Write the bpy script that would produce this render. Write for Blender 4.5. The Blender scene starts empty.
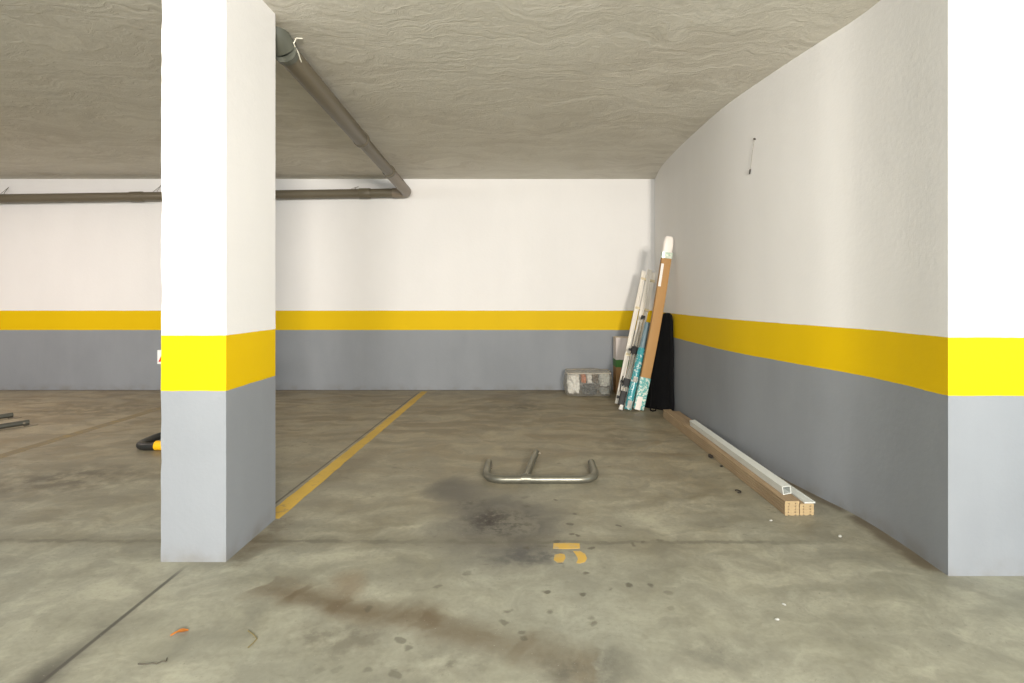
import bpy, bmesh, math, random
from mathutils import Vector, Matrix, noise, Euler
random.seed(7)
S = bpy.context.scene
C = S.collection
V = Vector
F, CX, HY, H = 540.0, 530.0, 297.3, 1.1      # focal length (px), principal point, eye height (m)
CEIL = 2.504
BACK = 6.41

# ------------------------------------------------------------------ node helpers
class NT:
    def __init__(s, name):
        s.m = bpy.data.materials.new(name); s.m.use_nodes = True
        s.t = s.m.node_tree; s.t.nodes.clear()
        s.out = s.t.nodes.new('ShaderNodeOutputMaterial')
        s.b = s.t.nodes.new('ShaderNodeBsdfPrincipled')
        s.t.links.new(s.b.outputs[0], s.out.inputs[0])
        s._pos = None
    def n(s, typ, **kw):
        nd = s.t.nodes.new(typ)
        for k, v in kw.items(): setattr(nd, k, v)
        return nd
    def put(s, sock, v):
        if v is None: return
        if hasattr(v, 'is_output'): s.t.links.new(v, sock)
        else:
            if isinstance(v, (tuple, list)) and len(v) == 3 and sock.type == 'RGBA': v = (*v, 1)
            sock.default_value = v
    def math(s, op, a, b=None, c=None, clamp=False):
        nd = s.n('ShaderNodeMath', operation=op, use_clamp=clamp)
        s.put(nd.inputs[0], a); s.put(nd.inputs[1], b); s.put(nd.inputs[2], c)
        return nd.outputs[0]
    def vmath(s, op, a, b=None):
        nd = s.n('ShaderNodeVectorMath', operation=op)
        s.put(nd.inputs[0], a)
        if b is not None: s.put(nd.inputs[1], b)
        return nd.outputs['Value'] if op in ('LENGTH', 'DOT_PRODUCT') else nd.outputs[0]
    def pos(s):
        if s._pos is None: s._pos = s.n('ShaderNodeNewGeometry').outputs['Position']
        return s._pos
    def obj(s): return s.n('ShaderNodeTexCoord').outputs['Object']
    def xyz(s, v):
        nd = s.n('ShaderNodeSeparateXYZ'); s.put(nd.inputs[0], v); return nd.outputs
    def mapping(s, v, loc=(0,0,0), rot=(0,0,0), scale=(1,1,1), typ='POINT'):
        nd = s.n('ShaderNodeMapping', vector_type=typ)
        s.put(nd.inputs[0], v); nd.inputs['Location'].default_value = loc
        nd.inputs['Rotation'].default_value = rot; nd.inputs['Scale'].default_value = scale
        return nd.outputs[0]
    def noise(s, v, scale=5, detail=4, rough=.55, dist=0, col=False):
        nd = s.n('ShaderNodeTexNoise'); s.put(nd.inputs['Vector'], v)
        nd.inputs['Scale'].default_value = scale; nd.inputs['Detail'].default_value = detail
        nd.inputs['Roughness'].default_value = rough; nd.inputs['Distortion'].default_value = dist
        return nd.outputs['Color' if col else 'Fac']
    def rng(s, v, a, b, c=0., d=1., smooth=True):
        nd = s.n('ShaderNodeMapRange', interpolation_type='SMOOTHSTEP' if smooth else 'LINEAR')
        s.put(nd.inputs['Value'], v)
        for k, x in zip(('From Min', 'From Max', 'To Min', 'To Max'), (a, b, c, d)): nd.inputs[k].default_value = x
        return nd.outputs[0]
    def mix(s, f, a, b, mode='MIX'):
        nd = s.n('ShaderNodeMix', data_type='RGBA', blend_type=mode)
        s.put(nd.inputs[0], f); s.put(nd.inputs[6], a); s.put(nd.inputs[7], b)
        return nd.outputs[2]
    def bump(s, h, strength=.3, dist=.01, normal=None):
        nd = s.n('ShaderNodeBump'); nd.inputs['Strength'].default_value = strength
        nd.inputs['Distance'].default_value = dist; s.put(nd.inputs['Height'], h)
        if normal is not None: s.put(nd.inputs['Normal'], normal)
        return nd.outputs[0]
    def fin(s, col=None, rough=None, metal=None, normal=None, spec=None, **kw):
        b = s.b.inputs
        s.put(b['Base Color'], col); s.put(b['Roughness'], rough); s.put(b['Metallic'], metal)
        s.put(b['Normal'], normal); s.put(b['Specular IOR Level'], spec)
        for k, v in kw.items(): s.put(b[k], v)
        return s.m

def simple(name, col, rough=.5, metal=0., var=.12, nscale=12, bump=0., bscale=60, spec=.4):
    k = NT(name); p = k.obj()
    n = k.noise(p, nscale, 4)
    dark = tuple(c*(1-var) for c in col); light = tuple(min(1, c*(1+var)) for c in col)
    nm = k.bump(k.noise(p, bscale, 3), bump, .003) if bump else None
    return k.fin(k.mix(n, dark, light), rough, metal, nm, spec)

# ------------------------------------------------------------------ materials
WHITE = (.80, .79, .775); YEL = (.72, .48, .001); GREY = (.252, .268, .288)
def wall_paint(name, top=.942, bot=.711, white=WHITE):
    k = NT(name); P = k.pos()
    z = k.math('ADD', k.xyz(P)[2], k.math('MULTIPLY', k.math('SUBTRACT', k.noise(P, 9, 3), .5), .006))
    n1 = k.noise(P, 1.3, 5); n2 = k.noise(k.mapping(P, scale=(2.5, 2.5, .6)), 1.2, 5)
    n = k.math('MULTIPLY', k.math('ADD', n1, n2), .5)
    w = k.mix(k.rng(n, .35, .65), tuple(c*.965 for c in white), white)
    scuff = k.rng(k.noise(P, 38, 3, .6), .715, .75)
    w = k.mix(k.math('MULTIPLY', scuff, .12), w, (.42, .39, .35))
    y = k.mix(k.rng(n, .3, .7), tuple(c*.95 for c in YEL), YEL)
    g = k.mix(k.rng(n, .3, .7), tuple(c*.92 for c in GREY), tuple(c*1.06 for c in GREY))
    dirt = k.math('MULTIPLY', k.rng(z, .0, .10, 1, 0), k.rng(k.noise(P, 7, 5), .35, .75))
    g = k.mix(k.math('MULTIPLY', dirt, .45), g, (.17, .145, .11))
    c = k.mix(k.math('GREATER_THAN', z, bot), g, y)
    c = k.mix(k.math('GREATER_THAN', z, top), c, w)
    hb = k.math('ADD', k.noise(P, 45, 4), k.math('MULTIPLY', k.noise(P, 4, 3), 1.5))
    return k.fin(c, .62, 0, k.bump(hb, .16, .006), .18)
M = {}
M['paint'] = wall_paint('wall_paint'); M['pillar'] = wall_paint('pillar_paint')

def ceiling_mat():
    k = NT('ceiling_concrete'); P = k.pos()
    D = k.vmath('ADD', P, k.vmath('MULTIPLY', k.noise(P, 1.5, 4, col=True), (.9, .9, 0)))
    s1 = k.noise(k.mapping(D, rot=(0, 0, .10), scale=(1.0, 2.8, 1)), 1.5, 7, .66, .9)
    s2 = k.noise(k.mapping(D, rot=(0, 0, -.14), scale=(1.1, 8, 1)), 2.2, 6, .6, .8)
    big = k.noise(P, .55, 3)
    f = k.math('ADD', k.math('MULTIPLY', s1, .6), k.math('MULTIPLY', s2, .4))
    c = k.mix(k.rng(f, .33, .66), (.56, .53, .46), (.72, .695, .62))
    c = k.mix(k.math('MULTIPLY', k.rng(big, .42, .66), .5), c, (.68, .665, .59))
    c = k.mix(k.math('MULTIPLY', k.rng(k.noise(P, 26, 3), .69, .76), .25), c, (.3, .27, .22))
    h = k.math('ADD', k.math('MULTIPLY', s1, 1.2), k.math('MULTIPLY', s2, 1.0))
    return k.fin(c, .85, 0, k.bump(h, .26, .022, k.bump(k.noise(P, 60, 4), .3, .004)), .2)
M['ceiling'] = ceiling_mat()

def fl(x, y):                       # floor point under a pixel of the photograph
    d = F*H/(y-HY); return ((x-CX)/F*d, d)

def floor_mat():
    k = NT('floor_concrete'); P0 = k.pos()
    wob = k.vmath('SUBTRACT', k.noise(P0, 3.2, 4, col=True), (.5, .5, .5))
    P = k.vmath('ADD', P0, k.vmath('MULTIPLY', wob, (.28, .28, 0)))
    Pf = k.vmath('ADD', P0, k.vmath('MULTIPLY', k.vmath('SUBTRACT', k.noise(P0, 14, 4, col=True), (.5, .5, .5)), (.07, .07, 0)))
    def blob(c, r, rot=0, a=.2, b=1., pts=P):
        v = k.mapping(pts, (c[0], c[1], 0), (0, 0, rot), (r[0], r[1], 1e6), 'TEXTURE')
        return k.rng(k.vmath('LENGTH', v), a, b, 1, 0)
    def seg(a, b, w, soft=.3, pts=Pf):
        a = V((*a, 0)); b = V((*b, 0)); d = b-a
        v = k.mapping(pts, tuple((a+b)/2), (0, 0, math.atan2(d.y, d.x)), (d.length/2, w, 1), 'TEXTURE')
        o = k.xyz(v)
        return k.math('MULTIPLY', k.rng(k.math('ABSOLUTE', o[1]), soft, 1, 1, 0), k.rng(k.math('ABSOLUTE', o[0]), .85, 1, 1, 0))
    n_big = k.noise(P, .8, 5, .6); n_mid = k.noise(P, 3.2, 7, .65, .3)
    n_str = k.noise(k.mapping(P, rot=(0, 0, .25), scale=(.9, 2.6, 1)), 2.4, 7, .62, .7)
    n_fine = k.noise(P0, 55, 4, .6)
    f = k.math('ADD', k.math('MULTIPLY', n_mid, .5), k.math('MULTIPLY', n_str, .5))
    c = k.mix(k.rng(f, .34, .66), (.172, .156, .106), (.415, .395, .298))
    c = k.mix(k.math('MULTIPLY', k.rng(n_big, .40, .62), .55), c, (.292, .294, .242))
    # trowel swirls, dust and browner dirt toward the back, with warm light painted in
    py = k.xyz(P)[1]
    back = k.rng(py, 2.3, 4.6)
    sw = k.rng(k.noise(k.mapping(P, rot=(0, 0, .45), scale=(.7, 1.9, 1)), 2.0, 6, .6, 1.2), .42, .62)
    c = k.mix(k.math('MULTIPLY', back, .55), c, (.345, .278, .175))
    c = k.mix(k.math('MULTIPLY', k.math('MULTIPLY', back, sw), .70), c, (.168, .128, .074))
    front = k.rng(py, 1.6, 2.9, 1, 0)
    c = k.mix(k.math('MULTIPLY', front, .35), c, (.32, .338, .278))  # greener front, with cool light painted into the tone
    mott = k.rng(k.noise(P, 5.5, 6, .7, .5), .36, .64)
    c = k.mix(k.math('MULTIPLY', mott, .45), c, (.165, .16, .128))
    c = k.mix(k.math('MULTIPLY', k.rng(n_fine, .40, .72), .16), c, (.12, .105, .075))
    # stains, and painted shade beside the pillar
    def stain_or_shade(c, m, amt, col):
        return k.mix(k.math('MULTIPLY', m, amt), c, col)
    brk = k.rng(k.noise(P0, 9, 5, .65), .36, .62)
    brk2 = k.rng(k.noise(P0, 22, 4, .65), .40, .62)
    GREYST = (.095, .089, .077); DARK = (.032, .027, .022); BRN = (.125, .097, .06)
    cloud = blob(fl(503, 522), (.46, .62), .15, .25, 1.)
    c = stain_or_shade(c, k.math('MULTIPLY', cloud, k.rng(n_mid, .3, .6, .55, 1)), 1.0, GREYST)
    c = stain_or_shade(c, blob(fl(456, 490), (.24, .40), .2), .85, GREYST)
    c = stain_or_shade(c, k.math('MULTIPLY', blob(fl(535, 556), (.26, .17), 0, .2), brk), .9, (.075, .073, .07))
    c = stain_or_shade(c, k.math('MULTIPLY', blob(fl(490, 518), (.13, .15), .2, .1, pts=Pf), k.rng(k.noise(P0, 26, 4, .7), .36, .54)), 1.0, DARK)
    c = stain_or_shade(c, k.math('MULTIPLY', blob(fl(500, 523), (.24, .24), .2, .2, pts=Pf), k.rng(k.noise(P0, 19, 5, .7), .47, .60)), .7, DARK)
    c = stain_or_shade(c, k.math('MULTIPLY', blob(fl(470, 505), (.13, .12), 0, .1, pts=Pf), brk2), .4, DARK)
    arc = [fl(262, 588), fl(300, 598), fl(345, 607), fl(430, 622), fl(512, 646), fl(590, 668)]
    for i, (a, b) in enumerate(zip(arc, arc[1:])):
        ad = (V(b)-V(a))*.14
        c = stain_or_shade(c, k.math('MULTIPLY', seg(tuple(V(a)-ad), tuple(V(b)+ad), .12, 0, P), k.rng(n_mid, .3, .6, .5, 1)), (.85, .95, .9, .85, .8)[i], BRN)
    c = stain_or_shade(c, k.math('MULTIPLY', blob(fl(335, 640), (.24, .16), .3, .3), brk), .65, (.11, .098, .073))
    c = stain_or_shade(c, blob(fl(352, 586), (.10, .14), .4, .1), .55, (.18, .128, .075))
    c = stain_or_shade(c, k.math('MULTIPLY', blob(fl(585, 668), (.24, .10), -.1, .1), brk), .75, (.085, .08, .066))
    c = stain_or_shade(c, k.math('MULTIPLY', blob(fl(440, 665), (.25, .12), 0, .1), brk), .6, (.105, .098, .074))
    c = stain_or_shade(c, k.math('MULTIPLY', blob(fl(720, 650), (.3, .14), .2, .1), brk), .5, (.135, .13, .105))
    c = stain_or_shade(c, blob(fl(245, 540), (.28, .20), .6, .1), .6, (.125, .098, .063))  # pillar's soft shadow painted into the floor colour
    c = stain_or_shade(c, blob(fl(345, 470), (.20, .75), -.12, .1), .55, (.12, .098, .063))
    c = stain_or_shade(c, k.math('MULTIPLY', blob(fl(520, 407), (.50, .30), 0, .1), brk), .75, (.085, .075, .049))
    c = stain_or_shade(c, k.math('MULTIPLY', blob(fl(90, 410), (1.3, .45), .2, .1), brk), .6, (.085, .068, .042))
    c = stain_or_shade(c, k.math('MULTIPLY', blob(fl(60, 480), (.9, .45), .1, .1), brk), .7, (.085, .072, .049))
    c = stain_or_shade(c, k.math('MULTIPLY', blob(fl(618, 440), (.20, .42), -.2, .3), brk), .55, (.11, .09, .058))
    # drips
    vo = k.n('ShaderNodeTexVoronoi'); k.put(vo.inputs['Vector'], Pf); vo.inputs['Scale'].default_value = 13
    rnd = k.xyz(vo.outputs['Color'])
    spot = k.math('MULTIPLY', k.rng(vo.outputs['Distance'], .14, .27, 1, 0), k.math('GREATER_THAN', rnd[0], .48))
    spot = k.math('MULTIPLY', spot, k.math('MAXIMUM', blob(fl(575, 545), (.50, .85), 0, .5), k.math('MULTIPLY', blob(fl(480, 620), (.8, .5), 0, .4), .7)))
    c = stain_or_shade(c, spot, .75, (.07, .062, .045))
    # joints, then darker strips at the wall and pillar feet
    jb = k.rng(k.noise(P0, 6, 4), .3, .6, .35, 1)
    c = stain_or_shade(c, k.math('MULTIPLY', seg((-7, 2.46), (1.6, 2.42), .022), jb), .42, (.06, .063, .046))
    c = stain_or_shade(c, seg((-7, 2.47), (1.3, 2.43), .10, 0), .3, (.115, .097, .063))
    c = stain_or_shade(c, seg((-1.372, .3), (-1.408, 2.24), .012, .3, P0), .8, (.035, .032, .027))
    c = stain_or_shade(c, k.math('MULTIPLY', seg((-1.39, .3), (-1.425, 2.05), .105, .0), k.rng(py, 1.45, 2.0, 1, .05)), .95, (.062, .058, .048))
    c = stain_or_shade(c, seg((-1.366, 2.6), (-1.285, 6.4), .010, .3, P0), .78, (.05, .043, .03))
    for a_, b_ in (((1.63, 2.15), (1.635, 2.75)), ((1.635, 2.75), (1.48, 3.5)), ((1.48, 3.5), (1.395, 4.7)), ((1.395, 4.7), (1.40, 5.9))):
        c = stain_or_shade(c, seg(a_, b_, .075, .2), .75, (.085, .062, .036))  # darker brown strip along the foot of the right wall
    c = stain_or_shade(c, seg((-8, 6.39), (1.5, 6.39), .05, .1), .6, (.07, .056, .036))  # darker strip along the foot of the back wall
    c = stain_or_shade(c, k.math('MULTIPLY', seg((-1.23, 2.18), (-1.22, 2.75), .10, .0), brk), .6, (.10, .078, .046))  # shade right of the pillar foot, painted in with broken edges
    scr = k.math('MULTIPLY', k.rng(k.noise(k.mapping(P0, rot=(0, 0, .3), scale=(1, 2.6, 1)), 11, 5, .72), .585, .66), k.rng(n_big, .42, .58))
    c = stain_or_shade(c, k.math('MULTIPLY', scr, k.rng(py, 1.9, 2.6, .35, 1)), .55, (.085, .072, .048))
    grit = k.math('MULTIPLY', k.rng(k.noise(P0, 70, 3, .7), .60, .72), k.rng(n_mid, .42, .6))
    c = stain_or_shade(c, grit, .45, (.09, .078, .055))
    dust = k.math('MULTIPLY', k.rng(k.noise(P0, 110, 2, .6), .66, .74), .35)
    c = stain_or_shade(c, dust, 1, (.42, .41, .35))
    h = k.math('ADD', k.math('MULTIPLY', n_mid, .7), k.math('MULTIPLY', n_fine, .25))
    r = k.rng(f, .3, .7, .42, .62)
    return k.fin(c, r, 0, k.bump(h, .18, .008), .35)
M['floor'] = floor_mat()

def worn_paint(name, col, wear=.5, under=(.33, .29, .2)):
    k = NT(name); P = k.pos()
    n = k.noise(P, 16, 6, .7); n2 = k.noise(P, 2.5, 4)
    c = k.mix(k.rng(n2, .3, .7), tuple(x*.85 for x in col), col)
    c = k.mix(k.rng(n, wear-.06, wear+.16), under, c)
    return k.fin(c, .6, 0, None, .3)
M['line'] = worn_paint('bay_line_paint', (.56, .37, .065), .30, (.21, .18, .12))
M['faded_line'] = worn_paint('faded_line_paint', (.30, .225, .095), .50, (.20, .168, .11))
M['number'] = worn_paint('bay_number_paint', (.56, .36, .075), .40, (.36, .30, .19))

M['pvc'] = simple('brown_grey_plastic_pipe', (.135, .115, .078), .42, 0, .10, 5, spec=.45)
M['pvc_light'] = simple('paler_plastic_fitting', (.22, .18, .135), .42, 0, .08, 5)
M['pvc_grey'] = simple('grey_green_plastic_socket', (.105, .11, .088), .45, 0, .1, 6)
M['steel'] = simple('galvanised_steel_tube', (.185, .18, .145), .36, .65, .45, 9, .1, 90)
M['dark_steel'] = simple('dark_weathered_steel', (.095, .095, .08), .45, .5, .3, 9)
M['dull_steel'] = simple('dull_rusty_steel', (.24, .205, .155), .5, .5, .3, 14)
M['black_tube'] = simple('black_rubber_coated_tube', (.022, .022, .02), .4, 0, .2)
M['amber'] = simple('amber_plastic', (.85, .47, .01), .4)
M['wire'] = simple('steel_wire', (.30, .28, .24), .4, .7)
M['pale_wire'] = simple('pale_wire', (.62, .60, .50), .45, .2)
M['white_plastic'] = simple('white_plastic_profile', (.70, .73, .70), .32, 0, .05, 4)
M['cream_plastic'] = simple('cream_white_rail', (.77, .73, .65), .42, 0, .06, 6)
M['tape'] = simple('yellowed_tape', (.70, .60, .40), .35, 0, .1)
M['black_plastic'] = simple('black_plastic', (.02, .02, .021), .4)
M['chrome'] = simple('chrome_rod', (.80, .79, .76), .18, .9, .05)
M['white_rubber'] = simple('white_rubber', (.74, .72, .68), .5)
M['black_cloth'] = simple('black_nylon', (.0042, .0042, .0045), .8, 0, .35, 7, .35, 160, .12)
M['orange'] = simple('orange_scrap', (.66, .25, .04), .5)
M['twig'] = simple('dry_stem', (.20, .165, .07), .7)
M['dark_twig'] = simple('dark_stem', (.09, .08, .06), .7)
M['chip'] = simple('white_chip', (.50, .50, .47), .6)
M['dark'] = simple('dark_rubber', (.03, .025, .02), .6)
M['red'] = simple('red_reflector', (.62, .02, .02), .35)
M['plate_white'] = simple('white_reflector', (.75, .74, .72), .35)
def wood_mat(name, a, b, axis_scale=(60, 1.4, 60)):
    k = NT(name); p = k.obj()
    g = k.noise(k.mapping(p, scale=axis_scale), 1.4, 5, .6, .4)
    c = k.mix(k.rng(g, .3, .7), a, b)
    oi = k.n('ShaderNodeObjectInfo').outputs['Random']
    c = k.mix(k.rng(oi, 0, 1, 0, .35, False), c, tuple(x*.8 for x in b))
    return k.fin(c, .55, 0, k.bump(g, .1, .002), .3)
M['plank'] = wood_mat('oak_look_plank', (.285, .20, .118), (.41, .305, .19))
M['plank_end'] = simple('pale_board_core', (.40, .30, .165), .75, 0, .2, 60)
def carton_mat(name, bands, axis=2):
    """bands: [(height above base, colour)], hard printed edges; object space"""
    k = NT(name); p = k.obj()
    z = k.math('ADD', k.xyz(p)[axis], k.math('MULTIPLY', k.math('SUBTRACT', k.noise(p, 20, 3), .5), .012))
    c = bands[0][1]
    for h, col in bands[1:]: c = k.mix(k.math('GREATER_THAN', z, h), c, col)
    n = k.noise(p, 5, 5)
    c = k.mix(k.rng(n, .3, .75, 0, .18), c, (.2, .16, .1))
    return k.fin(c, .6, 0, k.bump(k.noise(p, 30, 3), .1, .003), .3)
M['carton'] = carton_mat('printed_carton', [(0, (.27, .145, .05)), (.305, (.035, .17, .025)), (.39, (.66, .60, .57))])
M['cardboard'] = simple('brown_cardboard', (.39, .215, .075), .65, 0, .10, 5, .06, 50)
def film_mat(name, a, b, scale=34, thr=.56, rough=.22):
    k = NT(name); p = k.obj()
    vo = k.n('ShaderNodeTexVoronoi'); k.put(vo.inputs['Vector'], p); vo.inputs['Scale'].default_value = scale
    n = k.noise(p, scale*1.2, 3, .6)
    c = k.mix(k.rng(n, thr, thr+.05), a, b)
    c = k.mix(k.rng(k.noise(p, 9, 3), .4, .7, 0, .3), c, tuple(x*.6 for x in a))
    return k.fin(c, rough, 0, k.bump(k.noise(p, 28, 3), .35, .006), .6)
M['teal_film'] = film_mat('teal_printed_film', (.045, .30, .33), (.58, .66, .64))
M['pale_teal_film'] = film_mat('pale_teal_tape', (.13, .40, .38), (.66, .72, .64), 28, .50)
M['mint_tape'] = film_mat('mint_green_tape', (.42, .56, .44), (.72, .72, .62), 40, .5)
M['blue_grey'] = simple('blue_grey_roll', (.16, .235, .27), .35, 0, .12)
M['wrap'] = simple('white_foam_wrap', (.80, .745, .69), .4, 0, .06, 8, .2, 30)
M['paper'] = simple('white_paper_label', (.78, .74, .69), .55)
def clear_mat():
    k = NT('clear_plastic_film'); p = k.obj()
    tr = k.n('ShaderNodeBsdfTransparent'); tr.inputs[0].default_value = (.93, .925, .90, 1)
    mx = k.n('ShaderNodeMixShader')
    lw = k.n('ShaderNodeLayerWeight'); lw.inputs[0].default_value = .35
    fac = k.rng(lw.outputs['Facing'], .0, 1., .18, .56, False)
    k.put(mx.inputs[0], fac)
    k.t.links.new(tr.outputs[0], mx.inputs[1]); k.t.links.new(k.b.outputs[0], mx.inputs[2])
    k.t.links.new(mx.outputs[0], k.out.inputs[0])
    return k.fin((.60, .575, .51), .16, 0, k.bump(k.noise(p, 26, 4, .6, 1.), .7, .02), .7)
M['clear'] = clear_mat()
M['seam'] = simple('bag_seam', (.52, .47, .40), .5)
RAG = {'white': (.80, .79, .76), 'grey': (.36, .38, .37), 'dark': (.045, .055, .065), 'orange': (.62, .22, .09),
       'brown': (.16, .115, .075), 'silver': (.56, .57, .54), 'olive': (.27, .245, .18)}
for k_, c_ in RAG.items(): M['rag_'+k_] = simple(k_+'_cloth', c_, .7, 0, .25, 9, .5, 40, .2)

# ------------------------------------------------------------------ object helpers
def tag(o, label=None, cat=None, group=None, kind=None):
    for k, v in (('label', label), ('category', cat), ('group', group), ('kind', kind)):
        if v: o[k] = v
    return o
def thing(name, loc, label, cat, group=None):
    o = bpy.data.objects.new(name, None); o.empty_display_size = .05
    o.location = loc; C.objects.link(o); return tag(o, label, cat, group)
def abs_loc(o):
    l = V(o.location)
    while o.parent: o = o.parent; l += o.location
    return l
def obj(name, bm, mats, parent=None, origin=None, smooth=True, bevel=0., angle=35):
    if bevel:
        es = [e for e in bm.edges if len(e.link_faces) == 2 and e.calc_face_angle(0) > .6]
        bmesh.ops.bevel(bm, geom=es, offset=bevel, segments=2, affect='EDGES', profile=.6, clamp_overlap=True)
    bmesh.ops.recalc_face_normals(bm, faces=bm.faces[:])
    if origin is None:
        xs = [v.co for v in bm.verts]
        origin = V(((min(v.x for v in xs)+max(v.x for v in xs))/2, (min(v.y for v in xs)+max(v.y for v in xs))/2, min(v.z for v in xs)))
    origin = V(origin)
    for v in bm.verts: v.co -= origin
    me = bpy.data.meshes.new(name); bm.to_mesh(me); bm.free()
    for m in (mats if isinstance(mats, (list, tuple)) else [mats]): me.materials.append(m)
    if smooth:
        for p in me.polygons: p.use_smooth = True
        try: me.set_sharp_from_angle(angle=math.radians(angle))
        except Exception: pass
    o = bpy.data.objects.new(name, me); C.objects.link(o)
    if parent: o.parent = parent; o.location = origin-abs_loc(parent)
    else: o.location = origin
    return o
def box(bm, x0, x1, y0, y1, z0, z1):
    vs = [bm.verts.new((x, y, z)) for z in (z0, z1) for x, y in ((x0, y0), (x1, y0), (x1, y1), (x0, y1))]
    for f in ((0, 1, 2, 3), (4, 5, 6, 7), (0, 1, 5, 4), (1, 2, 6, 5), (2, 3, 7, 6), (3, 0, 4, 7)):
        bm.faces.new([vs[i] for i in f])
def circle(r, n=16, ry=None):
    return [(r*math.cos(2*math.pi*i/n), (ry or r)*math.sin(2*math.pi*i/n)) for i in range(n)]
def rect(w, t):
    return [(-w/2, -t/2), (w/2, -t/2), (w/2, t/2), (-w/2, t/2)]
def rrect(w, t, r, n=3):
    out = []
    for sx, sy, a0 in ((1, -1, -90), (1, 1, 0), (-1, 1, 90), (-1, -1, 180)):
        for i in range(n+1):
            a = math.radians(a0+90*i/n); out.append((sx*(w/2-r)+r*math.cos(a), sy*(t/2-r)+r*math.sin(a)))
    return out
def rounded(pts, r, n=7):
    pts = [V(p) for p in pts]; out = [pts[0]]
    for a, b, c in zip(pts, pts[1:], pts[2:]):
        u = (a-b).normalized(); w = (c-b).normalized()
        p, q = b+u*r, b+w*r
        for i in range(n+1):
            t = i/n; out.append(p*(1-t)**2+b*2*t*(1-t)+q*t*t)
    return out+[pts[-1]]
def sweep(bm, path, prof, up=(0, 0, 1), hollow=0, depth=.03, endmat=None, scale=None):
    path = [V(p) for p in path]; n = len(path)
    tan = [(path[min(i+1, n-1)]-path[max(i-1, 0)]).normalized() for i in range(n)]
    u = V(up); u = (u-tan[0]*u.dot(tan[0])).normalized()
    rings, frames = [], []
    for i, p in enumerate(path):
        u = (u-tan[i]*u.dot(tan[i])).normalized(); s = tan[i].cross(u)
        k = scale[i] if scale else 1
        rings.append([bm.verts.new(p+s*a*k+u*b*k) for a, b in prof]); frames.append((p, s, u.copy(), k))
    m = len(prof)
    for a, b in zip(rings, rings[1:]):
        for j in range(m): bm.faces.new((a[j], a[(j+1) % m], b[(j+1) % m], b[j]))
    for ring, fr, t in ((rings[0], frames[0], tan[0]), (rings[-1], frames[-1], -tan[-1])):
        p, s, uu, k = fr
        if hollow:
            r1 = [bm.verts.new(p+s*a*k*(1-hollow)+uu*b*k*(1-hollow)) for a, b in prof]
            r2 = [bm.verts.new(p+t*depth+s*a*k*(1-hollow)+uu*b*k*(1-hollow)) for a, b in prof]
            for x, y in ((ring, r1), (r1, r2)):
                for j in range(m): bm.faces.new((x[j], x[(j+1) % m], y[(j+1) % m], y[j]))
            bm.faces.new(r2)
        else:
            f = bm.faces.new(ring)
            if endmat is not None: f.material_index = endmat
    return bm
def tube(path, r, n=16, **kw): return sweep(bmesh.new(), path, circle(r, n), **kw)
def bar(path, prof, **kw): return sweep(bmesh.new(), path, prof, **kw)
def px(x, y, d): return V(((x-CX)/F*d, d, H-(y-HY)/F*d))

# ------------------------------------------------------------------ the setting
def slab(name, x0, x1, y0, y1, z0, z1, mat):
    bm = bmesh.new(); box(bm, x0, x1, y0, y1, z0, z1)
    return tag(obj(name, bm, mat, origin=(0, 0, 0), smooth=False), kind='structure')
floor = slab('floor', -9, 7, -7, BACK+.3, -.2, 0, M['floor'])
slab('ceiling', -9, 7, -7, BACK+.3, CEIL, CEIL+.25, M['ceiling'])
slab('wall_back', -9.3, 3, BACK, BACK+.25, 0, CEIL, M['paint'])
slab('wall_left', -9.3, -9, -7, BACK, 0, CEIL, M['paint'])

WP = [(1.650, 2.131), (1.659, 2.45), (1.643, 2.73), (1.582, 3.03), (1.500, 3.48), (1.430, 4.0), (1.402, 4.7), (1.396, 5.3), (1.415, 5.85), (1.482, BACK)]
def spline(pts, k=8):
    p = [V((*q, 0)) for q in pts]; p = [p[0]*2-p[1]]+p+[p[-1]*2-p[-2]]; out = []
    for i in range(1, len(p)-2):
        for j in range(k):
            t = j/k; a, b, c, d = p[i-1:i+3]
            out.append(.5*((2*b)+(c-a)*t+(2*a-5*b+4*c-d)*t*t+(3*b-a-3*c+d)*t**3))
    return [(v.x, v.y) for v in out]+[pts[-1]]
WC = spline(WP)
def wallx(y):
    for a, b in zip(WC, WC[1:]):
        if a[1] <= y <= b[1]: return a[0]+(b[0]-a[0])*(y-a[1])/(b[1]-a[1])
    return WC[-1][0]
bm = bmesh.new()
ring = WC+[(2.2, BACK), (2.2, 2.6), (7, 2.6), (7, 2.131)]
lo = [bm.verts.new((x, y, 0)) for x, y in ring]; hi = [bm.verts.new((x, y, CEIL)) for x, y in ring]
for i in range(len(ring)):
    j = (i+1) % len(ring); bm.faces.new((lo[i], lo[j], hi[j], hi[i]))
bm.faces.new(lo); bm.faces.new(hi)
tag(obj('wall_right', bm, M['paint'], origin=(0, 0, 0), angle=30), kind='structure')

# painted markings: paint on the floor, parts of the floor
def paint(name, polys, mat, label):
    bm = bmesh.new()
    for poly in polys:
        b = [bm.verts.new((x, y, 0.0)) for x, y in poly]; t = [bm.verts.new((x, y, .0012)) for x, y in poly]
        n = len(poly)
        for i in range(n): bm.faces.new((b[i], b[(i+1) % n], t[(i+1) % n], t[i]))
        bm.faces.new(t); bm.faces.new(b)
    return tag(obj(name, bm, mat, floor, smooth=False), label)
def ragged(x0a, x1a, ya, x0b, x1b, yb, n=40, j=.004):
    L = [(x0a+(x0b-x0a)*i/n+random.uniform(-j, j), ya+(yb-ya)*i/n) for i in range(n+1)]
    R = [(x1a+(x1b-x1a)*i/n+random.uniform(-j, j), ya+(yb-ya)*i/n) for i in range(n+1)]
    return [[L[i], R[i], R[i+1], L[i+1]] for i in range(n)]
paint('bay_line', ragged(-1.332, -1.245, 2.685, -1.264, -1.194, 6.30), M['line'], 'amber painted bay line running from the pillar to the back wall')
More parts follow.
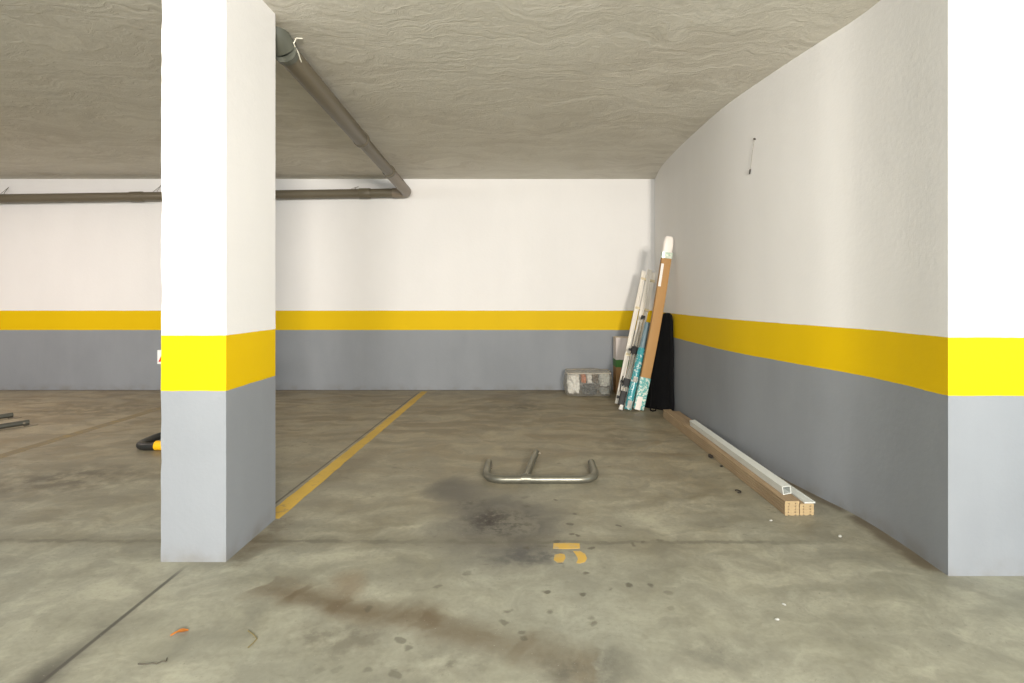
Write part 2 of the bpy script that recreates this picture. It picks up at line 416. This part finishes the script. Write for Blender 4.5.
paint('bay_line', ragged(-3.70, -3.60, .6, -3.715, -3.625, 6.2), M['faded_line'], 'faded yellowish bay line on the left side')
def pf(*pts): return [fl(*p) for p in pts]
paint('bay_number', [pf((553.5, 543.5), (566, 543), (579.5, 543.6), (580, 548.4), (566, 549), (560, 549), (553, 548.6)),
                     pf((554.5, 555), (560, 553.8), (564.5, 554.2), (565.5, 558), (563, 562.2), (557, 562.6), (553.8, 560)),
                     pf((573, 551.2), (580, 551), (585, 554), (587, 558.5), (585, 562), (580, 563.5), (576.5, 563), (578, 559), (576, 555))],
      M['number'], 'worn patches of a yellow painted bay number')

# pillar
bm = bmesh.new()
x0, x1, y0, y1 = -1.531, -1.263, 2.244, 2.679
vs = []
NZ = 60
for i in range(NZ+1):
    z = CEIL*i/NZ; lx = x0-.003*(1-i/NZ)
    e = [random.uniform(-.0012, .0012)+(.004*random.random() if q_ == 0 and random.random() < .25 else 0) for q_ in range(4)]
    vs.append([bm.verts.new(p) for p in ((lx+e[0], y0, z), (x1+e[1]*.4, y0, z), (x1+e[2]*.4, y1, z), (lx+e[3], y1, z))])
for a, b in zip(vs, vs[1:]):
    for j in range(4): bm.faces.new((a[j], a[(j+1) % 4], b[(j+1) % 4], b[j]))
bm.faces.new(vs[0]); bm.faces.new(vs[-1])
tag(obj('pillar', bm, M['pillar'], smooth=False), 'square concrete pillar painted white, yellow and grey standing at the left of the bay', 'pillar')

# ------------------------------------------------------------------ drain pipe under the ceiling
R = .052
el = V((-1.432, 6.31, 2.322)); near = V((-1.326, 2.90, 2.432))
pipe = thing('drain_pipe', (el.x, el.y, el.z-R), 'brown-grey plastic drain pipe along the back wall turning towards the pillar under the ceiling', 'pipe')
left = V((-8.9, 6.31, 2.214))
dl = (left-el).normalized(); dn = (near-el).normalized()
obj('pipe_run', tube([el+dl*.10, left], R, 20), M['pvc'], pipe)
def onpipe(y):                      # point of the front run at a pixel row
    lo_, hi_ = 0, (near-el).length
    for _ in range(40):
        m = (lo_+hi_)/2; q = el+dn*m
        if HY-(q.z-H)/q.y*F > y: lo_ = m
        else: hi_ = m
    return el+dn*lo_
# long run to the pillar, then an elbow up into the slab
obj('pipe_run', tube([el+dn*.10, onpipe(60)], R, 20), M['pvc'], pipe)
obj('elbow', tube(rounded([el+dl*.17, el, onpipe(172)], .09), R+.006, 20), M['pvc_light'], pipe)
def collar(p, d, L, r, mat, name='coupling'):
    p = V(p); d = V(d).normalized()
    prof = [p-d*L/2, p-d*(L/2-.006), p+d*(L/2-.006), p+d*L/2]
    return obj(name, sweep(bmesh.new(), prof, circle(r, 20), scale=[.955, 1, 1, .955]), mat, pipe)
def along(x):                       # point of the back run at a pixel column
    X = (x-CX)/F*6.31; return el+(left-el)*((X-el.x)/(left.x-el.x))
collar(along(137), dl, .15, R+.007, M['pvc']); collar(along(365), dl, .13, R+.007, M['pvc'])
collar(onpipe(171.5), dn, .05, R+.011, M['pvc'])
# thicker tail section nearer the pillar with a socket end
t1 = onpipe(139.5); tn = onpipe(54)
obj('sleeve', sweep(bmesh.new(), [t1-dn*.02, t1, tn, tn+dn*.02], circle(R+.008, 20), scale=[.93, 1, 1, .95]), M['pvc'], pipe)
collar(t1+dn*.0, dn, .05, R+.014, M['pvc'])
obj('socket', sweep(bmesh.new(), rounded([tn, near-dn*.06, near+V((-.02, -.05, .06)), near+V((-.03, -.06, .12))], .05), circle(R+.014, 20)), M['pvc_grey'], pipe)
def hanger(p, top, r=.0032, mat='wire'):
    p = V(p); top = V(top)
    path = [p+V((-.055, 0, .035)), p+V((-.04, 0, .055)), top, p+V((.0, 0, R+.012)), p+V((.012, 0, R-.01))]
    return obj('hanger_wire', tube(path, r, 8, up=(0, 1, 0)), M[mat], pipe)
for xx in (4, 157, 355):
    q = along(xx); s = .10 if xx != 355 else .07
    hanger(q, q+V((.035, .02, s+.035 if xx != 355 else .085)))
q = onpipe(48)+V((-.002, 0, -.004))
obj('strap', tube([q+V((-.045, 0, .03)), q+V((.005, -.03, .066)), q+V((.052, 0, .045)), q+V((.07, .03, .0)), q+V((.066, .08, -.03))], .0034, 8), M['pale_wire'], pipe)
q2 = onpipe(50)+V((-.018, 0, -.004))
obj('strap', tube([q2+V((.055, 0, .01)), q2+V((.075, .0, .045)), q2+V((.085, .0, .068)), q2+V((.115, .01, .070))], .0034, 8), M['pale_wire'], pipe)

# ------------------------------------------------------------------ parking barriers
def barrier(origin, ang, w, L, r, label, leg=True, mat='steel'):
    """U-shaped tube lying on the floor, crossbar at the local origin, arms along local +y"""
    o = V((origin[0], origin[1], 0)); rot = Matrix.Rotation(ang, 3, 'Z')
    def W(x, y, z): return o+rot @ V((x, y, z))
    t = thing('parking_barrier', o, label, 'parking barrier')
    p = rounded([W(-w/2, L, r*1.5), W(-w/2, 0, r), W(w/2, 0, r), W(w/2, L, r*1.5)], .115, 10)
    obj('hoop', tube(p, r, 16, hollow=.18), M[mat], t)
    for s in (-1, 1):
        q = [W(s*w/2-.02*s, L-.035, r*1.5), W(s*w/2+.022*s, L-.035, r*1.5)]
        obj('hinge_pin', tube(q, .009, 10), M['dull_steel'], t)
        obj('hinge_plate', bar([W(s*w/2+.0*s, L-.03, .004), W(s*w/2+.0*s, L+.055, .004)], rrect(.05, .007, .002)), M['dull_steel'], t)
    if leg:
        a, b = W(-.088, r*.2, r*1.6), W(-.022, .47, r*2.1)
        obj('prop_leg', tube([a, b], r*.95, 14, hollow=.2), M['steel'], t)
        obj('collar', tube([W(-.118, 0, r*1.15), W(-.06, 0, r*1.15)], r*1.14, 16), M['steel'], t)
        obj('leg_pin', tube([b+V((-.028, -.02, 0)), b+V((.028, -.02, 0))], .007, 10), M['dull_steel'], t)
    return t
yb = F*H/(484.6-HY)
barrier((.064, yb+.022), 0, .662, .29, .023, 'folded galvanised steel parking barrier lying in the middle of the bay floor')
p1, p2 = V((-4.30, 4.60)), V((-4.68, 4.92))
d_ = V((.57, .82)).normalized(); mid = (p1+p2)/2-d_*.60
barrier((mid.x, mid.y), math.atan2(-d_.x, d_.y), .50, .60, .022, 'folded steel parking barrier at the far left of the floor', leg=False, mat='dark_steel')
# black barrier beside the pillar
bt = thing('parking_barrier', (-2.45, 4.05, 0), 'black parking barrier with amber collars and a striped plate behind the pillar', 'parking barrier')
r = .027
p = rounded([V((-2.22, 3.885, r)), V((-2.845, 3.885, r)), V((-2.845, 4.17, r+.012)), V((-2.32, 4.46, r+.025))], .10, 10)
obj('hoop', tube(p, r, 16), M['black_tube'], bt)
obj('collar', tube([V((-2.69, 3.885, r+.007)), V((-2.61, 3.885, r+.007))], r+.007, 16), M['amber'], bt)
obj('collar', tube([V((-2.42, 4.405, r+.021)), V((-2.36, 4.438, r+.023))], r+.007, 16), M['amber'], bt)
obj('crossbar', tube([V((-2.42, 3.885, r)), V((-2.42, 4.40, r+.021))], r*.9, 14), M['black_tube'], bt)
obj('post', tube([V((-2.42, 4.07, r)), V((-2.42, 4.07, .70))], .02, 14, up=(0, 1, 0)), M['black_tube'], bt)
bm = bmesh.new(); box(bm, -2.785, -2.08, 4.036, 4.048, .602, .705)
pl = obj('warning_plate', bm, M['plate_white'], bt, bevel=.003)
tag(pl, 'white plate with slanted red bands')
for k in range(5):
    xa = -2.785+.008+k*.138; bm = bmesh.new()
    sh = .034
    q = [(xa, .618), (xa+.045, .618), (xa+.045+sh, .689), (xa+sh, .689)]
    f_ = [bm.verts.new((x, 4.0345, z)) for x, z in q]; b_ = [bm.verts.new((x, 4.0362, z)) for x, z in q]
    bm.faces.new(f_); bm.faces.new(b_)
    for i in range(4): bm.faces.new((f_[i], f_[(i+1) % 4], b_[(i+1) % 4], b_[i]))
    obj('red_band', bm, M['red'], pl, smooth=False)

# ------------------------------------------------------------------ planks and white profiles by the right wall
PT, PWD = .0143, .0725
A0, B0 = V((1.286, 2.722)), V((1.221, 4.945))       # left lower edge, front and rear
dirp = (B0-A0).normalized(); nor = V((dirp.y, -dirp.x))
def plank_prof():
    w, t = PWD/2, PT/2
    g = lambda c: [(c-.004, -t), (c-.003, -t+.0045), (c+.003, -t+.0045), (c+.004, -t)]
    return [(-w, -t+.002), (-w+.002, -t)]+g(-.017)+g(.017)+[(w-.002, -t), (w, -t+.002), (w, t-.002), (w-.002, t), (-w+.002, t), (-w, t-.002)]
ordn = ['bottom', 'second from the bottom', 'middle', 'fourth from the bottom', 'topmost']
ordr = ['bottom', 'second from the bottom', 'third from the bottom', 'topmost']
for col, cnt in ((0, 5), (1, 4)):
    for i in range(cnt):
        off = PWD/2+col*(PWD+.0025)-random.uniform(0, .0016)*(col == 0)
        s0 = random.uniform(-.0015, .0015); s1 = random.uniform(-.012, .012)
        a = A0+dirp*s0+nor*off; b = B0+dirp*s1+nor*off
        z = .0002+PT*(i+.5)+.0001*i
        bm = bar([V((a.x, a.y, z)), V((b.x, b.y, z))], plank_prof(), endmat=1)
        if col == 0: lb = f'tan wooden plank, {ordn[i]} of five in the taller stack'
        else: lb = f'tan wooden plank, {ordr[i]} of four in the lower stack by the wall'
        tag(obj('plank', bm, [M['plank'], M['plank_end']], smooth=False), lb, 'plank', 'wooden planks stacked along the right wall')
# hollow white channel on top
zt = .0002+PT*5+.0006
ca = A0+dirp*.085+nor*.052; cb = A0+dirp*1.60+nor*.062
cw, chh, ct = .044, .042, .0028
tilt = V((-.16, 0, 1)).normalized()
zt += .0035
bm = bar([V((ca.x, ca.y, zt+chh/2)), V((cb.x, cb.y, zt+chh/2))], rect(cw, chh), up=tilt, hollow=.14, depth=.4)
tag(obj('channel_profile', bm, M['white_plastic'], smooth=False), 'hollow white plastic channel lying on top of the plank stack', 'plastic profile')
zs = .0002+PT*4+.0008
sa = A0+dirp*.005+nor*.1285; sb = A0+dirp*1.66+nor*.1265
sprof = [(-.026, 0), (.029, 0), (.029, .0075), (.026, .0075), (.025, .004), (-.023, .004), (-.024, .0075), (-.026, .0075)]
bm = bar([V((sa.x, sa.y, zs)), V((sb.x, sb.y, zs))], sprof)
tag(obj('flat_profile', bm, M['white_plastic'], smooth=False), 'flat white plastic strip on the planks beside the hollow channel', 'plastic profile')

# ------------------------------------------------------------------ the leaning things in the corner
def at(a, b, t): return a+(b-a)*t
def lean_box(p0, p1, w, t, face=(0, -1, 0), rr=.004):
    return bar([p0, p1], rrect(w, t, rr), up=face)
# carton behind
bm = bmesh.new(); box(bm, .975, 1.27, 6.13, 6.33, .0006, .642)
ct_ = obj('carton', bm, M['carton'], bevel=.004)
tag(ct_, 'carton with white top, green band and brown bottom standing against the back wall', 'carton')
bm = bmesh.new(); box(bm, 1.105, 1.14, 6.1285, 6.1298, .45, .642)
obj('sealing_tape', bm, M['tape'], ct_, smooth=False)
# clear zip bag with cloths inside
bx, by, bw, bd, bh = .657, 6.14, .515, .36, .275
def superbox(c, w, d, h, e=.32, n=28, amp=.012, sc=7, seed=0.):
    bm = bmesh.new(); bmesh.ops.create_uvsphere(bm, u_segments=n*2, v_segments=n, radius=1)
    for v in bm.verts:
        p = v.co.copy(); f = lambda a: math.copysign(abs(a)**e, a)
        m = max(abs(p.x), abs(p.y), abs(p.z)); q = p/m              # cube projection, softened to rounded edges
        q = q*(1-e)+p.normalized()*e*1.25
        k = noise.noise_vector(p*sc*.35+V((seed, 0, 0)))*amp
        v.co = V((c[0]+q.x*w/2+k.x, c[1]+q.y*d/2+k.y, max(.0008, c[2]+q.z*h/2+k.z)))
    return bm
bag = thing('storage_bag', (bx, by, 0), 'clear plastic storage bag stuffed with cloths on the floor by the back wall', 'bag')
sh_ = superbox((bx, by, bh/2), bw, bd, bh, .22, 30, .012, 8, 3.1)
obj('clear_shell', sh_, M['clear'], bag, angle=60)
rim = []
for k in range(41):
    a = 2*math.pi*k/40; cxx, syy = math.cos(a), math.sin(a); m = max(abs(cxx), abs(syy))
    q = V((cxx/m, syy/m, 0))*.80+V((cxx, syy, 0))*.17
    rim.append(V((bx+q.x*bw/2, by+q.y*bd/2, bh*.93+noise.noise(V((k*.5, 0, 0)))*.008)))
obj('zip_seam', tube(rim, .005, 8), M['seam'], bag)
rags = [(-.168, .128, 'white', .076, .120, 'large white crumpled sheet filling the left end of the clear bag'),
        (-.056, .190, 'orange', .029, .058, 'orange folded cloth high in the middle of the clear bag'),
        (.008, .190, 'white', .031, .058, 'small white folded cloth beside the orange one in the clear bag'),
        (.076, .190, 'brown', .033, .058, 'brown folded cloth right of the small white one in the clear bag'),
        (.008, .064, 'dark', .094, .060, 'dark crumpled cloth low in the middle of the clear bag'),
        (.180, .176, 'silver', .066, .080, 'silver-grey crumpled cloth at the upper right of the clear bag'),
        (.178, .050, 'grey', .058, .038, 'grey folded cloth at the lower right of the clear bag')]
for i, (dx, z, c, rx, rz, lb) in enumerate(rags):
    bm = bmesh.new(); bmesh.ops.create_icosphere(bm, subdivisions=5, radius=1)
    for v in bm.verts:
        p = v.co.copy(); m = max(abs(p.x), abs(p.y), abs(p.z))
        q = (p/m)*.60+p*.40
        sd_ = V((i*9.3, i*4.1, 0))
        k = 1.04-.62*abs(noise.noise(p*1.8+sd_))-.30*abs(noise.noise(p*4.2+sd_))-.14*abs(noise.noise(p*9+sd_))
        q = q*max(.5, k)
        v.co = V((bx+dx+q.x*rx, by-.055+q.y*.098, z+q.z*rz))
    tag(obj('folded_cloth', bm, M['rag_'+c], angle=60), lb, 'cloth', 'cloths inside the clear bag')
# taped bundle of cream rails
r0, r1 = V((.918, 5.42, .020)), V((1.292, 5.90, 1.385))
bun = thing('rail_bundle', (.93, 5.46, 0), 'bundle of cream white rails taped together leaning in the corner', 'rails')
dr = (r1-r0).normalized(); side = V((1, 0, 0)); side = (side-dr*side.dot(dr)).normalized(); fr_ = side.cross(dr)
if fr_.y > 0: fr_ = -fr_
for k, (s, f, e) in enumerate(((-.044, 0, -.012), (.013, .010, .015), (.063, -.008, 0))):
    a = r0+side*s+fr_*f; b = r1+side*s+fr_*f+dr*e
    w = .047 if k < 2 else .036
    prof = [(-w/2, -.012), (w/2, -.012), (w/2, .012), (w*.16, .012), (w*.12, .006), (-w*.12, .006), (-w*.16, .012), (-w/2, .012)]
    obj('rail', sweep(bmesh.new(), [a, b], prof, up=fr_), M['cream_plastic'], bun, smooth=False)
for t in (.93, .70, .35):
    c = at(r0, r1, t)+side*.014
    obj('tape_band', sweep(bmesh.new(), [c-dr*.012, c+dr*.012], rrect(.150, .030, .006), up=fr_), M['tape'], bun)
# folded stand with black clamps
s0, s1 = V((.878, 5.22, .012)), V((1.168, 5.56, .905))
st = thing('folded_stand', (.885, 5.22, 0), 'folded stand of slim chrome rods with black clamps leaning before the cream rails', 'stand')
ds = (s1-s0).normalized(); sd = (V((1, 0, 0))-ds*ds.x).normalized(); sf = sd.cross(ds); sf = sf if sf.y < 0 else -sf
obj('rod', tube([at(s0, s1, .02)+sd*.004, s1+sd*.004], .0085, 12), M['chrome'], st)
obj('rod', tube([at(s0, s1, .10)-sd*.024, at(s0, s1, .93)-sd*.024], .007, 12), M['chrome'], st)
obj('rubber_foot', sweep(bmesh.new(), [s0-sd*.004-V((0, 0, .0)), at(s0, s1, .05)-sd*.002], circle(.021, 14), scale=[1, .85]), M['white_rubber'], st)
def clamp(t, off, L, w, knob):
    c = at(s0, s1, t)+sd*off
    o = obj('clamp', bar([c-ds*L/2, c+ds*L/2], rrect(w, .042, .009), up=sf), M['black_plastic'], st)
    if knob:
        k0 = c-sd*(w/2-.004)
        obj('knob', sweep(bmesh.new(), [k0, k0-sd*.012, k0-sd*.030], circle(.013, 12), scale=[.6, 1, .95]), M['black_plastic'], o)
clamp(.115, -.012, .135, .062, True); clamp(.275, -.010, .075, .066, True); clamp(.615, -.008, .075, .062, True); clamp(.985, -.002, .03, .040, False)
obj('latch_arm', tube([at(s0, s1, .33)-sd*.055, at(s0, s1, .27)-sd*.062+sf*.01, at(s0, s1, .17)-sd*.05+sf*.012], .006, 8), M['black_plastic'], st)
obj('latch_arm', tube([at(s0, s1, .62)-sd*.045+sf*.02, at(s0, s1, .655)-sd*.012+sf*.03], .008, 8), M['black_plastic'], st)
# long cardboard box
cb_ = thing('long_box', (1.05, 5.23, 0), 'long brown cardboard box with white wrapped top leaning on the right wall', 'box')
BW, BT = .094, .056
bp = [px(638.2, 410, 5.235), px(646.6, 373.8, 5.235), px(657.6, 312.3, 5.23), px(666.0, 257, 5.215), px(669.0, 236.5, 5.21)]
bp[0].z += .012
def bow(t):                         # the slightly sagging box: a quadratic through its foot, middle and top
    a, m_, b = bp[0], bp[2], bp[4]
    ctl = 2*m_-(a+b)/2
    m2 = .565
    ctl = (m_-a*(1-m2)**2-b*m2*m2)/(2*m2*(1-m2))
    return a*(1-t)**2+ctl*2*t*(1-t)+b*t*t
def bowed(t0_, t1_, w, t, rr=.004, off=(0, 0, 0), n=14, scale=None):
    return sweep(bmesh.new(), [bow(t0_+(t1_-t0_)*i/n)+V(off) for i in range(n+1)], rrect(w, t, rr), up=(0, -1, 0), scale=scale)
obj('body', bowed(.0, .905, BW, BT), M['cardboard'], cb_)
tag(obj('wrapped_end', bowed(.885, 1.0, BW+.004, BT+.004, .02, n=10, scale=[.99, 1, 1, 1, 1, 1, .99, .97, .93, .85, .6]), M['wrap'], cb_), 'white wrapped top end')
obj('tape_band', bowed(.875, .909, BW+.007, BT+.007), M['mint_tape'], cb_)
tag(obj('film_wrap', bowed(.0, .185, BW+.005, BT+.005), M['pale_teal_film'], cb_), 'teal printed film around the bottom end')
obj('wrapped_foot', bowed(-.002, .075, BW*.66, BT+.009, .012, off=(-.012, 0, 0)), M['wrap'], cb_)
obj('paper_label', bowed(.715, .845, .026, .0025, .0008, off=(-.032, -BT/2, 0)), M['paper'], cb_)
# teal wrapped roll
t0, t1_ = V((.9485, 5.236, .016)), V((1.176, 5.392, .845))
tr_ = thing('wrapped_roll', (.957, 5.26, 0), 'slim roll in teal printed film between the chrome stand and the long cardboard box', 'roll')
obj('roll', tube([at(t0, t1_, .0), at(t0, t1_, 1)], .029, 18, hollow=.25), M['blue_grey'], tr_)
tag(obj('printed_film', sweep(bmesh.new(), [at(t0, t1_, -.004), at(t0, t1_, .01), at(t0, t1_, .40), at(t0, t1_, .68), at(t0, t1_, .70)], circle(.038, 20, .035), scale=[.9, 1, 1.02, 1, .92]), M['teal_film'], tr_), 'teal film with white print')
def sticker(t, L, w, mat):
    c = at(t0, t1_, t); d = (t1_-t0).normalized(); bm = bmesh.new()
    u = V((0, -1, 0)); u = (u-d*u.dot(d)).normalized(); s = d.cross(u); g = []
    for i in range(7):
        a = (i/6-.5)*w; g.append([bm.verts.new(c+d*l+(s*math.sin(a)+u*math.cos(a))*rr) for l in (-L/2, L/2) for rr in (.0400,)])
    for a, b in zip(g, g[1:]): bm.faces.new((a[0], a[1], b[1], b[0]))
    bmesh.ops.solidify(bm, geom=bm.faces[:], thickness=.001)
    return obj('sticker', bm, mat, tr_)
sticker(.335, .055, 1.1, M['paper']); sticker(.055, .07, 1.2, M['paper'])
# black bag against the right wall
bm = bmesh.new(); rings = []
secs = [(0, 1.13, 1.372), (.006, 1.108, 1.385), (.06, 1.118, 1.388), (.2, 1.15, 1.386), (.4, 1.195, 1.387), (.6, 1.235, 1.389), (.78, 1.268, 1.388), (.88, 1.288, 1.385), (.925, 1.30, 1.378), (.945, 1.315, 1.362), (.948, 1.33, 1.35)]
N = 40
def lerp_sec(z):
    for a, b in zip(secs, secs[1:]):
        if a[0] <= z <= b[0]:
            t = (z-a[0])/(b[0]-a[0]); return a[1]+(b[1]-a[1])*t, a[2]+(b[2]-a[2])*t
    return secs[-1][1:]
zs_ = [0, .006]+[.03*i for i in range(1, 30)]+[.885, .90, .915, .927, .936, .943, .948]
for z in zs_:
    xl, xr = lerp_sec(z); cx_, w_ = (xl+xr)/2, (xr-xl)/2; cy_ = 5.315+.03*z
    dep = .046*(1-.2*z) * (1 if z < .88 else max(.15, 1-(z-.88)*10))
    ring = []
    for j in range(N):
        a = 2*math.pi*j/N; ca_, sa_ = math.cos(a), math.sin(a)
        ex = math.copysign(abs(ca_)**.75, ca_); ey = math.copysign(abs(sa_)**.75, sa_)
        fold = .007*noise.noise(V((ex*4+z*1.5, ey*2, z*2.2)))+.004*math.sin(ex*9+z*4)
        xx = cx_+ex*w_+.004*noise.noise(V((z*6, ey, 3)))
        xx = min(xx, 1.391); ring.append(bm.verts.new((xx, cy_+.02-(xx-1.25)*.95+ey*(dep+fold), z+.0008)))
    rings.append(ring)
for a, b in zip(rings, rings[1:]):
    for j in range(N): bm.faces.new((a[j], a[(j+1) % N], b[(j+1) % N], b[j]))
bm.faces.new(rings[0]); bm.faces.new(rings[-1])
bb = thing('carry_bag', (1.25, 5.315, 0), 'tall black fabric carry bag standing against the right wall behind the long cardboard box', 'bag')
obj('bag_body', bm, M['black_cloth'], bb, angle=80)
obj('strap', tube([V((1.19, 5.262, .30)), V((1.18, 5.260, .12)), V((1.17, 5.25, .03)), V((1.165, 5.21, .008)), V((1.18, 5.195, .007)), V((1.21, 5.205, .008)), V((1.23, 5.255, .03))], .007, 8, up=(1, 0, 0)), M['black_cloth'], bb)
obj('seam', tube([V((1.345, 5.199+.035*z, z)) for z in (.02, .2, .4, .6, .8, .9)], .003, 6, up=(1, 0, 0)), M['black_cloth'], bb)

# ------------------------------------------------------------------ loose wire on the right wall
def wp(x, y):
    best = min(WC, key=lambda q: abs(CX+F*q[0]/q[1]-x)); return best
def wall_pt(x, y):
    lo_, hi_ = 2.2, 6.3
    for _ in range(50):
        m = (lo_+hi_)/2
        if CX+F*wallx(m)/m > x: lo_ = m
        else: hi_ = m
    return px(x, y, m)
a, b = wall_pt(755.5, 139), wall_pt(750.5, 174)
wn = V((-.98, -.17, 0))
w = thing('loose_wire', b, 'thin loose wire hanging from a nail on the right wall', 'wire')
obj('wire', tube([a+wn*.006, at(a, b, .4)+wn*.010, at(a, b, .8)+wn*.007, b+wn*.006], .0012, 6, up=(0, 1, 0)), M['wire'], w)
obj('nail', tube([a-wn*.004, a+wn*.014], .005, 8), M['dark'], w)
obj('plug', tube([at(a, b, .86)+wn*.007, b+wn*.007], .005, 8, up=(0, 1, 0)), M['dark'], w)

# ------------------------------------------------------------------ small litter on the floor
def flp(x, y, z=0): q = fl(x, y); return V((q[0], q[1], z))
def shard(c, sx, sy, sz, rot, seed):
    bm = bmesh.new(); bmesh.ops.create_icosphere(bm, subdivisions=2, radius=1)
    Rm = Matrix.Rotation(rot, 3, 'Z')
    for v in bm.verts:
        p = v.co*(1+.35*noise.noise(v.co*1.7+V((seed, 0, 0)))); q = Rm @ V((p.x*sx, p.y*sy, p.z*sz))
        v.co = V(c)+q+V((0, 0, sz*.95))
        v.co.z = max(v.co.z, .0006)
    return bm
c = flp(178.5, 635)
bm = bmesh.new()
L = []
for i in range(9):
    t = i/8; wd = .0035+.0085*math.sin(math.pi*min(1, max(0, (t-.35)/.62)))**1 if t > .35 else .0035+.002*math.sin(t*8)
    cz = .003+.006*math.sin(t*math.pi)
    pc = c+V((-.019+.040*t, -.012+.030*t, cz))
    L.append([bm.verts.new(pc+V((-.55*wd, .75*wd, .003))), bm.verts.new(pc), bm.verts.new(pc+V((.55*wd, -.75*wd, .002)))])
for a, b in zip(L, L[1:]):
    for j in (0, 1): bm.faces.new((a[j], a[j+1], b[j+1], b[j]))
bmesh.ops.solidify(bm, geom=bm.faces[:], thickness=.0018)
for v in bm.verts: v.co.z = max(v.co.z, .0006)
tag(obj('scrap', bm, M['orange']), 'small twisted orange scrap on the floor in front of the pillar', 'scrap')
tag(obj('stem', tube([flp(248, 632, .004), flp(253, 635, .003), flp(257, 639.5, .003), flp(253, 644, .003), flp(248, 648.5, .003)], .0018, 6), M['twig']), 'bent dry stem on the floor right of the orange scrap', 'stem')
tag(obj('stem', tube([flp(138, 664.5, .002), flp(146, 665.3, .003), flp(152, 664.2, .003), flp(157, 664.8, .003), flp(162, 662.2, .003), flp(166, 662.5, .003), flp(167, 659, .003)], .0018, 6), M['dark_twig']), 'dark wavy stem on the floor below the orange scrap', 'stem')
for i, (x, y, s, lb) in enumerate(((771, 521, .008, 'white chip on the floor just in front of the plank ends'),
                                  (840, 537, .011, 'white chip on the floor at the foot of the right wall'),
                                  (784, 605, .007, 'upper of two white chips on the open floor at the right'),
                                  (777, 620, .008, 'lower of two white chips on the open floor at the right'))):
    tag(obj('chip', shard(flp(x, y), s, s*.7, s*.4, i*1.1, i*5.), M['chip']), lb, 'chip', 'white chips on the floor')
c = flp(738, 492)
ring = [c+V((.014*math.cos(a_), .020*math.sin(a_), .0042)) for a_ in [math.radians(-130+i*26) for i in range(11)]]
tag(obj('wire_hook', tube(ring, .0038, 8), M['dark']), 'small dark curved hook on the floor left of the planks', 'hook')
tag(obj('rubber_scrap', shard((1.238, 3.70, 0), .014, .034, .012, .0, 4.), M['dark']), 'small dark scrap on the floor against the side of the planks', 'scrap')
tag(obj('pebble', shard(flp(721.5, 467), .010, .008, .006, .2, 8.), M['dark']), 'tiny dark pebble beside the planks', 'pebble')

# ------------------------------------------------------------------ camera
cam = bpy.data.cameras.new('camera'); co = bpy.data.objects.new('camera', cam); C.objects.link(co)
co.location = (0, 0, H); co.rotation_euler = (math.pi/2, 0, 0)
cam.sensor_width = 36; cam.lens = F/1024*36
cam.shift_x = (512-CX)/1024; cam.shift_y = -(341.5-HY)/1024
cam.clip_start = .05; S.camera = co

# ------------------------------------------------------------------ light
def area(name, loc, target, sx, sy, power, col, spread=180):
    l = bpy.data.lights.new(name, 'AREA'); l.shape = 'RECTANGLE'; l.size, l.size_y = sx, sy
    l.energy = power; l.color = col; l.spread = math.radians(spread)
    o = bpy.data.objects.new(name, l); C.objects.link(o); o.location = loc
    o.rotation_euler = (V(target)-V(loc)).to_track_quat('-Z', 'Y').to_euler(); return o
area('doorway_light', (1.15, -3.1, 1.75), (-1.6, 5, 1.5), .7, .7, 215, (1, .915, .815), 120)
area('gate_light', (-.55, -3.3, 1.9), (-.9, 5, 1.5), .7, .8, 100, (1, .95, .89), 140)
area('daylight_right', (3.6, .3, 1.5), (2.2, 1.4, 0), 1.0, 1.4, 24, (.70, .87, 1))
area('fill_left', (-5.8, 3.9, 2.44), (-5.6, 4.3, 0), 1.4, .4, 62, (1, .84, .77))  # unseen warm fill, added to lift the back of the bays
area('fill_bay', (-3.4, 1.2, 2.44), (-2.6, 1.8, 0), 1.4, .6, 26, (.84, .95, 1))  # unseen cool fill from the left, added to brighten the right wall
area('fill_aisle', (-1.0, -2.5, 2.45), (-1, -1.5, 0), 3.0, .5, 110, (.84, .95, 1))  # unseen overhead fill behind the camera, added for cool ambient light
wd = bpy.data.worlds.new('world'); S.world = wd; wd.use_nodes = True
bg = wd.node_tree.nodes['Background']; bg.inputs[0].default_value = (.72, .88, 1, 1); bg.inputs[1].default_value = 1.5
S.view_settings.view_transform = 'Standard'; S.view_settings.look = 'None'
S.view_settings.gamma = 1; S.view_settings.use_curve_mapping = False
S.view_settings.exposure = 0
